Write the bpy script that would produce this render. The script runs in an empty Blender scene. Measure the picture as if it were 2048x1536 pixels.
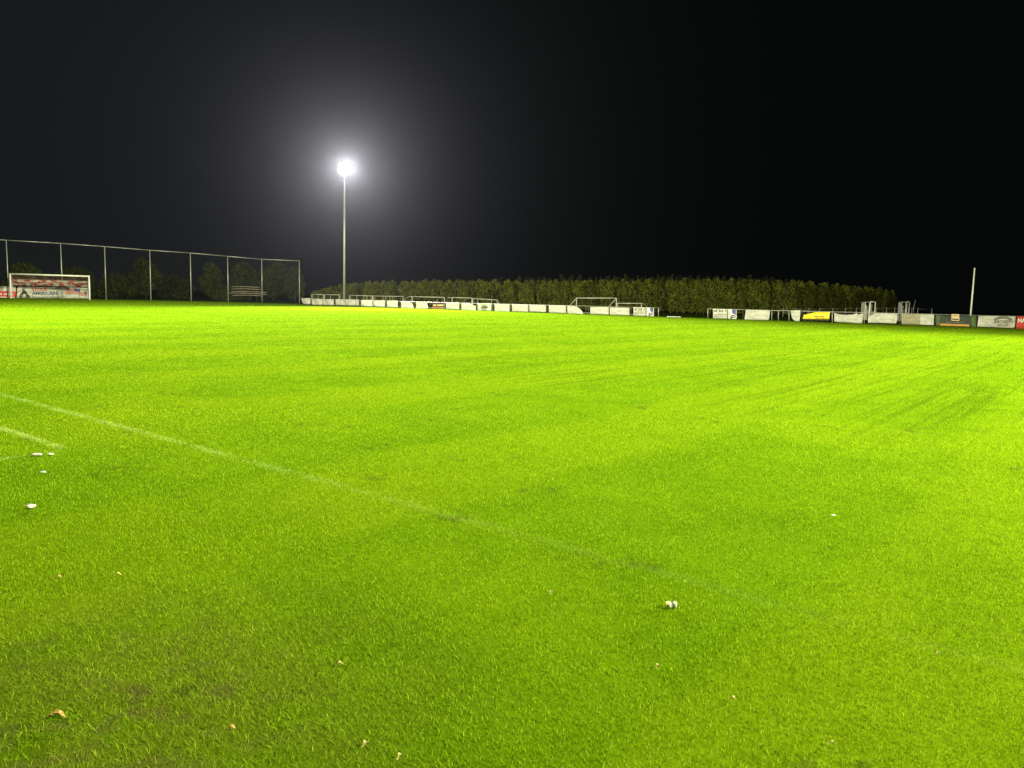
import bpy, bmesh, math, random
import numpy as np
from mathutils import Vector, Matrix

random.seed(7)
rng = np.random.default_rng(11)
S = bpy.context.scene
COL = S.collection

# ------------------------------------------------------------------ camera
F = 1535.0                      # focal length in photograph pixels
EYE = 1.6
PITCH = math.atan(175 / F)
ROLL = 0.027
cam_d = bpy.data.cameras.new('camera')
cam_d.sensor_width = 36
cam_d.lens = 36 * F / 2048
cam_d.clip_start = 0.05
cam_d.clip_end = 3000
cam = bpy.data.objects.new('camera', cam_d)
COL.objects.link(cam)
cam.matrix_world = (Matrix.Translation((0, 0, EYE)) @ Matrix.Rotation(math.pi / 2 - PITCH, 4, 'X')
                    @ Matrix.Rotation(ROLL, 4, 'Z'))
S.camera = cam
S.view_settings.view_transform = 'Standard'
S.view_settings.look = 'None'
S.view_settings.gamma = 1
S.view_settings.exposure = 0.25
S.cycles.use_denoising = True
S.cycles.denoising_prefilter = 'NONE'
S.cycles.use_adaptive_sampling = False
S.cycles.max_bounces = 6
S.cycles.volume_bounces = 0

# ------------------------------------------------------------------ night sky
W = bpy.data.worlds.new('World')
S.world = W
W.use_nodes = True
bg = W.node_tree.nodes['Background']
bg.inputs[0].default_value = (0.55, 0.8, 0.75, 1)
bg.inputs[1].default_value = 1.0
_nt = W.node_tree                   # sky slightly lighter on the left, black on the right
_tc = _nt.nodes.new('ShaderNodeTexCoord')
_sx = _nt.nodes.new('ShaderNodeSeparateXYZ')
_nt.links.new(_tc.outputs['Generated'], _sx.inputs[0])
_mr = _nt.nodes.new('ShaderNodeMapRange')
_mr.interpolation_type = 'SMOOTHSTEP'
_mr.inputs['From Min'].default_value = 0.35
_mr.inputs['From Max'].default_value = -0.75
_nt.links.new(_sx.outputs['X'], _mr.inputs['Value'])
_mx = _nt.nodes.new('ShaderNodeMix')
_mx.data_type = 'RGBA'
_nt.links.new(_mr.outputs[0], _mx.inputs[0])
_mx.inputs[6].default_value = (0.0008, 0.0016, 0.0013, 1)
_mx.inputs[7].default_value = (0.0064, 0.0074, 0.0088, 1)
_nt.links.new(_mx.outputs[2], bg.inputs[0])

# ------------------------------------------------------------------ pixel -> place
CP, SP = math.cos(PITCH), math.sin(PITCH)
CR, SR = math.cos(ROLL), math.sin(ROLL)


def ray(px, py):
    u, v = (px - 1024) / F, (768 - py) / F
    a, b = u * CR - v * SR, u * SR + v * CR
    return Vector((a, CP + b * SP, b * CP - SP))


def ground(px, py, z=0.0):
    d = ray(px, py)
    t = (z - EYE) / d.z
    return Vector((d.x * t, d.y * t, z))


def at(px, py, Y):
    d = ray(px, py)
    t = Y / d.y
    return Vector((d.x * t, Y, EYE + d.z * t))


# direction of the near touchline (A, towards the left) and of the goal lines (B)
A_DIR = Vector((-0.785, 0.619, 0)).normalized()
B_DIR = Vector((0.619, 0.785, 0)).normalized()

# ------------------------------------------------------------------ floodlights (lamps sit in the mast builder)
LIGHT_COL = (1.0, 0.98, 0.62)
LAMP_COL = (1.0, 0.98, 0.90)
MASTS = [  # base x, y, watts, aim x, y, cone deg, blend
    (None, None, 900000, 3, 38, 80, 0.75),
    (62.0, 27.0, 800000, 16, 30, 72, 0.9),
    (-40.0, 30.0, 210000, -8, 52, 140, 0.8),
    (17.0, -12.0, 205000, 5, 37, 98, 0.9),
]

# ------------------------------------------------------------------ helpers


def tag(o, label=None, cat=None, group=None, kind=None):
    if label:
        o['label'] = label
    if cat:
        o['category'] = cat
    if group:
        o['group'] = group
    if kind:
        o['kind'] = kind
    return o


def empty(name, loc=(0, 0, 0), rz=0.0):
    o = bpy.data.objects.new(name, None)
    o.empty_display_size = 0.2
    o.location = loc
    o.rotation_euler = (0, 0, rz)
    COL.objects.link(o)
    return o


def node_mat(name):
    m = bpy.data.materials.new(name)
    m.use_nodes = True
    nt = m.node_tree
    return m, nt, nt.nodes['Principled BSDF']


def N(nt, typ, **kw):
    n = nt.nodes.new(typ)
    for k, v in kw.items():
        setattr(n, k, v)
    return n


def noisy(name, c1, c2, scale=4.0, rough=0.6, metal=0.0, bump=0.0, stretch=(1, 1, 1), detail=6, lo=0.35, hi=0.65,
          transl=0.0):
    m, nt, b = node_mat(name)
    tc = N(nt, 'ShaderNodeTexCoord')
    mp = N(nt, 'ShaderNodeMapping')
    mp.inputs['Scale'].default_value = stretch
    nt.links.new(tc.outputs['Object'], mp.inputs[0])
    no = N(nt, 'ShaderNodeTexNoise')
    no.inputs['Scale'].default_value = scale
    no.inputs['Detail'].default_value = detail
    nt.links.new(mp.outputs[0], no.inputs['Vector'])
    r = N(nt, 'ShaderNodeValToRGB')
    r.color_ramp.elements[0].position = lo
    r.color_ramp.elements[1].position = hi
    r.color_ramp.elements[0].color = (*c1, 1)
    r.color_ramp.elements[1].color = (*c2, 1)
    nt.links.new(no.outputs['Fac'], r.inputs[0])
    nt.links.new(r.outputs[0], b.inputs['Base Color'])
    b.inputs['Roughness'].default_value = rough
    b.inputs['Metallic'].default_value = metal
    if bump:
        bp = N(nt, 'ShaderNodeBump')
        bp.inputs['Strength'].default_value = bump
        bp.inputs['Distance'].default_value = 0.05
        nt.links.new(no.outputs['Fac'], bp.inputs['Height'])
        nt.links.new(bp.outputs[0], b.inputs['Normal'])
    return m


class MB:
    """collects shapes, then links them as one mesh object"""

    def __init__(self):
        self.bm = bmesh.new()

    def face(self, pts, mi=0):
        vs = [self.bm.verts.new(p) for p in pts]
        f = self.bm.faces.new(vs)
        f.material_index = mi
        return f

    def box(self, c, s, rz=0.0, mi=0):
        M = Matrix.Translation(c) @ Matrix.Rotation(rz, 4, 'Z') @ Matrix.Diagonal((*s, 1))
        r = bmesh.ops.create_cube(self.bm, size=1, matrix=M)
        for f in {f for v in r['verts'] for f in v.link_faces}:
            f.material_index = mi

    def tube(self, pts, rad, seg=8, mi=0, smooth=True, rads=None):
        pts = [Vector(p) for p in pts]
        rings = []
        for i, p in enumerate(pts):
            a = pts[max(i - 1, 0)]
            b = pts[min(i + 1, len(pts) - 1)]
            d = (b - a).normalized()
            ref = Vector((0, 0, 1)) if abs(d.z) < 0.9 else Vector((1, 0, 0))
            x = d.cross(ref).normalized()
            y = d.cross(x)
            rr = rads[i] if rads else rad
            rings.append([self.bm.verts.new(p + (x * math.cos(t) + y * math.sin(t)) * rr)
                          for t in [2 * math.pi * k / seg for k in range(seg)]])
        for r0, r1 in zip(rings, rings[1:]):
            for k in range(seg):
                f = self.bm.faces.new((r0[k], r0[(k + 1) % seg], r1[(k + 1) % seg], r1[k]))
                f.smooth = smooth
                f.material_index = mi
        for r in (rings[0], rings[-1]):
            self.bm.faces.new(r).material_index = mi

    def slab(self, pts, back, mi=0):
        """polygon given a thickness along the vector back"""
        n = len(pts)
        fr = [self.bm.verts.new(p) for p in pts]
        bk = [self.bm.verts.new(Vector(p) + back) for p in pts]
        fs = [self.bm.faces.new(fr), self.bm.faces.new(bk[::-1])]
        for i in range(n):
            j = (i + 1) % n
            fs.append(self.bm.faces.new((fr[i], bk[i], bk[j], fr[j])))
        for f in fs:
            f.material_index = mi

    def build(self, name, mats, parent=None, origin=None):
        bmesh.ops.recalc_face_normals(self.bm, faces=self.bm.faces)
        me = bpy.data.meshes.new(name)
        if origin is not None:
            bmesh.ops.translate(self.bm, vec=-Vector(origin), verts=self.bm.verts)
        self.bm.to_mesh(me)
        self.bm.free()
        for m in (mats if isinstance(mats, (list, tuple)) else [mats]):
            me.materials.append(m)
        o = bpy.data.objects.new(name, me)
        COL.objects.link(o)
        if parent is not None:
            o.parent = parent
        if origin is not None:
            o.location = origin
        return o


def rel(parent, p):
    """world point -> coordinates of an unrotated empty parent"""
    return Vector(p) - Vector(parent.location)


# ------------------------------------------------------------------ grass colour (shared by turf and blades)
L0, L1 = ground(0, 788), ground(1400, 1167)      # the long worn touchline
C0, C1, C2 = ground(0, 856), ground(133, 899), ground(0, 919)   # the small marked corner


def grass_colour(nt, blades):
    lk = nt.links.new
    geo = N(nt, 'ShaderNodeNewGeometry')
    pos = geo.outputs['Position']
    flat = N(nt, 'ShaderNodeVectorMath', operation='MULTIPLY')
    flat.inputs[1].default_value = (1, 1, 0)
    lk(pos, flat.inputs[0])
    pos = flat.outputs[0]

    def noise(scale, detail=4, vec=pos, rough=0.55, dist=0.0):
        n = N(nt, 'ShaderNodeTexNoise')
        n.inputs['Scale'].default_value = scale
        n.inputs['Detail'].default_value = detail
        n.inputs['Roughness'].default_value = rough
        n.inputs['Distortion'].default_value = dist
        lk(vec, n.inputs['Vector'])
        return n.outputs['Fac']

    def ramp(fac, lo, hi, a=0.0, b=1.0):
        r = N(nt, 'ShaderNodeMapRange')
        r.interpolation_type = 'SMOOTHSTEP'
        for k, v in zip(('From Min', 'From Max', 'To Min', 'To Max'), (lo, hi, a, b)):
            r.inputs[k].default_value = v
        lk(fac, r.inputs['Value'])
        return r.outputs[0]

    def math_(op, a, b=None):
        m = N(nt, 'ShaderNodeMath', operation=op)
        for i, v in enumerate((a, b)):
            if v is None:
                continue
            if isinstance(v, (int, float)):
                m.inputs[i].default_value = v
            else:
                lk(v, m.inputs[i])
        return m.outputs[0]

    def mix(fac, c1, c2):
        m = N(nt, 'ShaderNodeMix', data_type='RGBA')
        if isinstance(fac, (int, float)):
            m.inputs[0].default_value = fac
        else:
            lk(fac, m.inputs[0])
        for i, c in ((6, c1), (7, c2)):
            if isinstance(c, tuple):
                m.inputs[i].default_value = (*c, 1)
            else:
                lk(c, m.inputs[i])
        return m.outputs[2]

    def dot(v):
        d = N(nt, 'ShaderNodeVectorMath', operation='DOT_PRODUCT')
        lk(pos, d.inputs[0])
        d.inputs[1].default_value = v
        return d.outputs['Value']

    dark, mid, light = (0.088, 0.182, 0.0020), (0.110, 0.213, 0.0024), (0.150, 0.245, 0.0032)
    col = mix(ramp(noise(0.9, 5), 0.36, 0.66), dark, mid)
    col = mix(ramp(noise(0.33, 5, dist=0.6), 0.45, 0.72, 0, 0.75), col, light)
    col = mix(ramp(noise(3.6, 3), 0.52, 0.72, 0, 0.45), col, dark)
    # mowing lanes running towards the far side
    la = N(nt, 'ShaderNodeMath', operation='SINE')
    lane = dot(tuple(A_DIR))
    wob = math_('MULTIPLY', noise(0.15, 2), 1.6)
    lk(math_('MULTIPLY', math_('ADD', lane, wob), 2 * math.pi / 4.4), la.inputs[0])
    col = mix(ramp(la.outputs[0], 0.0, 0.5, 0, 0.46), col, light)
    # thin machine tracks in the same direction
    ax = N(nt, 'ShaderNodeCombineXYZ')
    lk(math_('MULTIPLY', dot(tuple(A_DIR)), 5.0), ax.inputs[0])
    lk(math_('MULTIPLY', dot(tuple(B_DIR)), 0.1), ax.inputs[1])
    inside = ramp(dot(tuple(B_DIR)), 6.0, 15.0)
    col = mix(math_('MULTIPLY', inside, ramp(noise(1.0, 5, ax.outputs[0], 0.65), 0.48, 0.66, 0, 0.8)), col, (0.060, 0.122, 0.002))
    # straggly brownish patch close on the left
    pc = ground(170, 1440)
    dv = N(nt, 'ShaderNodeVectorMath', operation='DISTANCE')
    lk(pos, dv.inputs[0])
    dv.inputs[1].default_value = pc
    near = ramp(dv.outputs['Value'], 0.15, 1.9, 1, 0)
    worn = math_('MULTIPLY', near, ramp(noise(2.2, 5), 0.3, 0.6, 0.25, 1))
    col = mix(math_('MULTIPLY', worn, 0.42), col, (0.125, 0.118, 0.016))
    soil = math_('MULTIPLY', ramp(dv.outputs['Value'], 0.1, 1.2, 1, 0), ramp(noise(6, 5), 0.5, 0.66))
    col = mix(math_('MULTIPLY', soil, 0.5), col, (0.10, 0.075, 0.03))
    # bare scuffs on the pitch
    scuff = math_('MULTIPLY', ramp(noise(1.25, 2), 0.60, 0.70), ramp(noise(7, 3), 0.46, 0.6))
    col = mix(math_('MULTIPLY', scuff, 0.55), col, (0.05, 0.07, 0.008))
    # worn white paint
    paint = None
    for p, q, hw, w0, w1 in ((L0 - (L1 - L0) * 2, L1 + (L1 - L0) * 0.2, 0.065, 0.22, 0.02),
                             (C0 + (C0 - C1) * 2,  C1, 0.06, 0.13, 0.27), (C2 + (C2 - C1) * 2, C1, 0.05, 0.22, 0.27)):
        d = (q - p)
        ln = d.length
        d.normalize()
        nrm = Vector((-d.y, d.x, 0))
        off = math_('SUBTRACT', dot(tuple(nrm)), float(nrm.dot(p)))
        off = math_('ADD', off, math_('MULTIPLY', math_('SUBTRACT', noise(1.1, 3), 0.5), 0.07))
        side = ramp(math_('ABSOLUTE', off), hw * 0.3, hw * 1.4, 1, 0)
        t = math_('SUBTRACT', dot(tuple(d)), float(d.dot(p)))
        ends = math_('MULTIPLY', ramp(t, -0.02, 0.02), ramp(t, ln - 0.3, ln + 0.05, 1, 0))
        wear = ramp(t, ln - 13, ln - 0.3, w0, w1)
        m = math_('MULTIPLY', math_('MULTIPLY', side, ends), wear)
        m = math_('MULTIPLY', m, ramp(noise(2.3, 5), 0.34, 0.58, 0.12, 1))
        paint = m if paint is None else math_('MAXIMUM', paint, m)
    if blades:
        at_ = N(nt, 'ShaderNodeAttribute', attribute_name='tone')
        col = mix(ramp(at_.outputs['Fac'], 0.0, 0.55, 0.85, 0), col, (0.024, 0.062, 0.002))
        col = mix(ramp(at_.outputs['Fac'], 0.72, 1.0, 0, 0.8), col, (0.27, 0.38, 0.02))
        paint = math_('MULTIPLY', paint, ramp(at_.outputs['Fac'], 0.1, 0.8, 0.5, 1.0))
    col = mix(paint, col, (0.56, 0.66, 0.20))
    return col, noise, ramp


m_turf, nt, b = node_mat('turf')
c, noise, ramp = grass_colour(nt, False)
th_ = N(nt, 'ShaderNodeMix', data_type='RGBA', blend_type='MULTIPLY')     # thatch and soil under the blades, darkened to paint shade in the gaps
th_.inputs[0].default_value = 1.0
th_.inputs[7].default_value = (0.68, 0.63, 0.8, 1)
nt.links.new(c, th_.inputs[6])
nt.links.new(th_.outputs[2], b.inputs['Base Color'])
b.inputs['Roughness'].default_value = 0.95
b.inputs['Specular IOR Level'].default_value = 0.0
bp = N(nt, 'ShaderNodeBump')
bp.inputs['Strength'].default_value = 0.5
bp.inputs['Distance'].default_value = 0.05
nt.links.new(noise(2.5, 9, rough=0.7), bp.inputs['Height'])
nt.links.new(bp.outputs[0], b.inputs['Normal'])

m_blade, nt, b = node_mat('grass_blade')
c, noise, ramp = grass_colour(nt, True)
nt.links.new(c, b.inputs['Base Color'])
b.inputs['Roughness'].default_value = 0.8
b.inputs['Specular IOR Level'].default_value = 0.0
tr = N(nt, 'ShaderNodeBsdfTranslucent')
nt.links.new(c, tr.inputs['Color'])
mx = N(nt, 'ShaderNodeMixShader')
mx.inputs[0].default_value = 0.4
out = nt.nodes['Material Output']
nt.links.new(b.outputs[0], mx.inputs[1])
nt.links.new(tr.outputs[0], mx.inputs[2])
nt.links.new(mx.outputs[0], out.inputs[0])

m_rough_dim = noisy('dimmed_rough_grass', (0.018, 0.036, 0.004), (0.05, 0.075, 0.010), 0.7, 0.95, bump=0.5, detail=9)  # rough grass, colour darkened for the weaker light beyond the pitch
m_rough_dim.node_tree.nodes['Principled BSDF'].inputs['Specular IOR Level'].default_value = 0.0

# ------------------------------------------------------------------ the ground
R = 330
mb = MB()
mb.face([(-R, -R, -0.004), (R, -R, -0.004), (R, R, -0.004), (-R, R, -0.004)])
tag(mb.build('ground', m_rough_dim), kind='structure')

# lines along which the boards and the ball stop fence stand
BL0, BL1 = ground(605, 609.2), ground(2048, 657.8)
BDIR = (BL1 - BL0).normalized()
BN = Vector((BDIR.y, -BDIR.x, 0))
if BN.y > 0:
    BN = -BN                       # towards the camera
FL0, FL1 = ground(6, 595.8), ground(524, 604.6)
FDIR = (FL1 - FL0).normalized()
FN = Vector((FDIR.y, -FDIR.x, 0))
if FN.y > 0:
    FN = -FN

g = lambda p: (p.x, p.y, 0.0)
corner = ground(599, 606.3)
mb = MB()
mb.face([g(FL0 - FDIR * 70), (-120, -30, 0), (80, -60, 0), g(BL1 + BDIR * 70), g(BL0), g(corner), g(FL1)])
tag(mb.build('pitch', m_turf), kind='structure')

# ------------------------------------------------------------------ grass blades


def make_grass():
    th = 1.62
    d = np.geomspace(1.9, 100, 4000)
    n0 = 14000.0
    dens = np.where(d < 6, n0, n0 * (6 / d) ** 1.7)
    cum = np.concatenate([[0], np.cumsum(0.5 * (dens[1:] * d[1:] + dens[:-1] * d[:-1]) * th * np.diff(d))])
    n = int(cum[-1])
    u = rng.random(n) * cum[-1]
    r = np.interp(u, cum, d)
    a = (rng.random(n) - 0.5) * th
    x, y = r * np.sin(a), r * np.cos(a)
    # keep to the mown pitch
    keep = np.ones(n, bool)
    bx = (x - BL0.x) * BN.x + (y - BL0.y) * BN.y
    keep &= bx > 0.1
    fx = (x - FL0.x) * FN.x + (y - FL0.y) * FN.y
    keep &= fx > 0.1
    x, y, r = x[keep], y[keep], r[keep]
    n = len(x)
    # straggly patch at lower left
    pc = ground(170, 1440)
    pd = np.hypot(x - pc.x, y - pc.y)
    worn = np.clip(1 - pd / 1.9, 0, 1)
    # patchy height
    k = np.sin(x * 2.1 + 1.3 * np.sin(y * 1.1)) * np.sin(y * 1.9 + 1.7 * np.sin(x * 0.8))
    k2 = np.sin(x * 7.3 + 2 * np.sin(y * 3.1)) * np.sin(y * 6.1 + 1.7 * np.sin(x * 4.8))
    sc = np.maximum(1.0, r / 6)
    h = (0.010 + 0.0095 * rng.random(n)) * (1 + 0.16 * k + 0.16 * k2) * np.minimum(sc ** 0.22, 1.6)
    h *= 1 + 0.8 * worn * rng.random(n)
    w = (0.00075 + 0.0006 * rng.random(n)) * sc ** 0.95
    ang = rng.random(n) * 2 * np.pi
    lean = (0.3 + 0.55 * rng.random(n)) * (1 + 0.9 * worn)
    la = rng.random(n) * 2 * np.pi
    lx, ly = np.cos(la) * lean * h, np.sin(la) * lean * h
    wx, wy = np.cos(ang) * w, np.sin(ang) * w
    hz = h / np.sqrt(1 + 0.35 * lean ** 2)
    tone = rng.random(n)
    near = r < 11

    def pack(ix):
        return ix

    X, Y, H = x, y, hz
    i5 = np.where(near)[0]
    i3 = np.where(~near)[0]
    n5, n3 = len(i5), len(i3)
    v5 = np.zeros((n5, 5, 3), np.float32)
    q = i5
    v5[:, 0] = np.stack([X[q] - wx[q], Y[q] - wy[q], np.zeros(n5)], 1)
    v5[:, 1] = np.stack([X[q] + wx[q], Y[q] + wy[q], np.zeros(n5)], 1)
    v5[:, 2] = np.stack([X[q] + wx[q] * .8 + lx[q] * .3, Y[q] + wy[q] * .8 + ly[q] * .3, H[q] * .62], 1)
    v5[:, 3] = np.stack([X[q] - wx[q] * .8 + lx[q] * .3, Y[q] - wy[q] * .8 + ly[q] * .3, H[q] * .62], 1)
    v5[:, 4] = np.stack([X[q] + lx[q], Y[q] + ly[q], H[q]], 1)
    v3 = np.zeros((n3, 3, 3), np.float32)
    q = i3
    v3[:, 0] = np.stack([X[q] - wx[q], Y[q] - wy[q], np.zeros(n3)], 1)
    v3[:, 1] = np.stack([X[q] + wx[q], Y[q] + wy[q], np.zeros(n3)], 1)
    v3[:, 2] = np.stack([X[q] + lx[q], Y[q] + ly[q], H[q]], 1)
    verts = np.concatenate([v5.reshape(-1, 3), v3.reshape(-1, 3)])
    b5 = np.arange(n5)[:, None] * 5
    l5 = np.concatenate([b5 + np.array([0, 1, 2, 3]), b5 + np.array([3, 2, 4])], 1).reshape(-1)   # quad, tri
    b3 = n5 * 5 + np.arange(n3)[:, None] * 3
    l3 = (b3 + np.array([0, 1, 2])).reshape(-1)
    loops = np.concatenate([l5, l3]).astype(np.int32)
    tot = np.concatenate([np.tile([4, 3], n5), np.full(n3, 3)]).astype(np.int32)
    start = np.concatenate([[0], np.cumsum(tot)[:-1]]).astype(np.int32)
    me = bpy.data.meshes.new('grass')
    me.vertices.add(len(verts))
    me.vertices.foreach_set('co', verts.reshape(-1))
    me.loops.add(len(loops))
    me.loops.foreach_set('vertex_index', loops)
    me.polygons.add(len(tot))
    me.polygons.foreach_set('loop_start', start)
    me.update(calc_edges=True)
    tn = np.concatenate([np.repeat(tone[i5], 5), np.repeat(tone[i3], 3)]).astype(np.float32)
    at_ = me.attributes.new('tone', 'FLOAT', 'POINT')
    at_.data.foreach_set('value', tn)
    me.materials.append(m_blade)
    o = bpy.data.objects.new('grass', me)
    COL.objects.link(o)
    tag(o, 'short bright green floodlit grass covering the football pitch', 'grass', kind='stuff')


make_grass()

# ------------------------------------------------------------------ materials for the things
m_frame = noisy('dull_frame_paint', (0.34, 0.34, 0.31), (0.48, 0.48, 0.44), 3, 0.5)
m_galv = noisy('galvanised_steel', (0.36, 0.37, 0.36), (0.52, 0.53, 0.50), 3, 0.45, 0.3, stretch=(1, 1, .2))
m_white = noisy('white_paint', (0.64, 0.64, 0.61), (0.78, 0.78, 0.75), 2.5, 0.4)
m_canvas = noisy('white_canvas', (0.39, 0.39, 0.35), (0.58, 0.58, 0.53), 1.6, 0.7, bump=0.5, stretch=(1, 1, 2.2), hi=0.55)
m_canvas_old = noisy('stained_canvas', (0.20, 0.19, 0.17), (0.44, 0.43, 0.40), 2.4, 0.75, bump=0.8, stretch=(1.5, 1, .5))
m_canvas_grey = noisy('greyed_canvas', (0.40, 0.41, 0.38), (0.60, 0.60, 0.56), 2.2, 0.7, bump=0.8, stretch=(1, 1, 2))
m_beige = noisy('dirty_beige_mesh', (0.28, 0.25, 0.17), (0.40, 0.37, 0.26), 2.0, 0.8, bump=0.5, stretch=(.6, .6, 2))
m_darkgreen = noisy('dark_green_canvas', (0.022, 0.034, 0.026), (0.045, 0.06, 0.045), 3, 0.7, bump=0.4)
m_greenedge = noisy('green_canvas_edge', (0.05, 0.10, 0.02), (0.10, 0.15, 0.035), 3, 0.7, stretch=(3, 1, 1))
m_maroon = noisy('maroon_canvas', (0.035, 0.014, 0.013), (0.07, 0.026, 0.022), 3, 0.7)
m_salmon = noisy('salmon_canvas', (0.22, 0.09, 0.055), (0.30, 0.14, 0.09), 3, 0.7)
m_yellow = noisy('yellow_tarpaulin', (0.66, 0.55, 0.015), (0.82, 0.74, 0.02), 2.2, 0.5, bump=0.9, stretch=(.5, .5, 3))
m_orange = noisy('orange_print', (0.50, 0.24, 0.04), (0.62, 0.33, 0.07), 3, 0.7)
m_peach = noisy('peach_print', (0.66, 0.50, 0.28), (0.74, 0.58, 0.34), 3, 0.7)
m_brown = noisy('brown_print', (0.22, 0.10, 0.02), (0.28, 0.14, 0.03), 3, 0.7)
m_red = noisy('red_print', (0.50, 0.03, 0.022), (0.60, 0.05, 0.035), 3, 0.65)
m_navy = noisy('navy_print', (0.025, 0.03, 0.10), (0.045, 0.05, 0.16), 4, 0.65)
m_blue = noisy('blue_print', (0.05, 0.06, 0.28), (0.08, 0.09, 0.36), 4, 0.65)
m_black = noisy('black_print', (0.022, 0.020, 0.016), (0.05, 0.045, 0.04), 5, 0.7)
m_grey = noisy('grey_print', (0.12, 0.12, 0.10), (0.2, 0.2, 0.17), 5, 0.7)
m_wprint = noisy('white_print', (0.72, 0.72, 0.68), (0.82, 0.82, 0.78), 5, 0.65)
m_post = noisy('weathered_post', (0.035, 0.03, 0.025), (0.08, 0.07, 0.055), 5, 0.8, stretch=(1, 1, .3))
m_rednet = noisy('red_cord', (0.20, 0.018, 0.022), (0.28, 0.03, 0.03), 3, 0.8)
m_whitenet = noisy('white_cord', (0.26, 0.23, 0.20), (0.40, 0.36, 0.32), 3, 0.8)
m_darknet = noisy('dark_green_cord', (0.012, 0.02, 0.012), (0.025, 0.035, 0.02), 3, 0.9)
m_wood = noisy('pale_timber', (0.26, 0.22, 0.17), (0.42, 0.37, 0.30), 4, 0.75, stretch=(.3, 1, 3))
m_bark = noisy('bark', (0.05, 0.04, 0.03), (0.11, 0.09, 0.065), 6, 0.9, bump=.6, stretch=(1, 1, .25))
m_sheet = noisy('grey_steel_sheet', (0.30, 0.31, 0.31), (0.42, 0.43, 0.43), 2, 0.5, .2)
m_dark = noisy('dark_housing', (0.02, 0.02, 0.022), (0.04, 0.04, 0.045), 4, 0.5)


def leafmat(name, c1, c2, c3):
    m, nt, b = node_mat(name)
    geo = N(nt, 'ShaderNodeNewGeometry')
    no = N(nt, 'ShaderNodeTexNoise')
    no.inputs['Scale'].default_value = 1.1
    no.inputs['Detail'].default_value = 3
    nt.links.new(geo.outputs['Position'], no.inputs['Vector'])
    r = N(nt, 'ShaderNodeValToRGB')
    e = r.color_ramp.elements
    e[0].position, e[1].position = 0.33, 0.68
    e[0].color, e[1].color = (*c1, 1), (*c3, 1)
    k = e.new(0.5)
    k.color = (*c2, 1)
    nt.links.new(no.outputs['Fac'], r.inputs[0])
    nt.links.new(r.outputs[0], b.inputs['Base Color'])
    b.inputs['Roughness'].default_value = 0.75
    b.inputs['Specular IOR Level'].default_value = 0.15
    return m


m_hedge = leafmat('conifer_foliage', (0.045, 0.055, 0.007), (0.078, 0.088, 0.009), (0.115, 0.122, 0.013))
m_hedge_dim = leafmat('dimmed_conifer_foliage', (0.014, 0.018, 0.005), (0.022, 0.026, 0.006), (0.032, 0.034, 0.008))  # same foliage darkened in colour to stand for weak light on the rear row
m_tree = leafmat('broad_leaf_foliage', (0.030, 0.042, 0.010), (0.046, 0.060, 0.013), (0.066, 0.078, 0.017))

# ------------------------------------------------------------------ floodlight masts
m_lamp, nt, b = node_mat('lit_lamp_glass')
b.inputs['Base Color'].default_value = (0.8, 0.8, 0.8, 1)
b.inputs['Emission Color'].default_value = (1, 0.98, 0.93, 1)
b.inputs['Emission Strength'].default_value = 9
m_lamp.cycles.emission_sampling = 'NONE'


def lens_bm(r):
    mb = MB()
    seg = 20
    prof = [(r, 0.0), (r, 0.06), (r * .8, 0.12), (r * .45, 0.15)]
    rings = [[mb.bm.verts.new((q * math.cos(2 * math.pi * k / seg), -z, q * math.sin(2 * math.pi * k / seg)))
              for k in range(seg)] for q, z in prof]
    for r0, r1 in zip(rings, rings[1:]):
        for k in range(seg):
            mb.bm.faces.new((r0[k], r0[(k + 1) % seg], r1[(k + 1) % seg], r1[k]))
    mb.bm.faces.new(rings[-1])
    mb.bm.faces.new(rings[0][::-1])
    return mb


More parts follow.
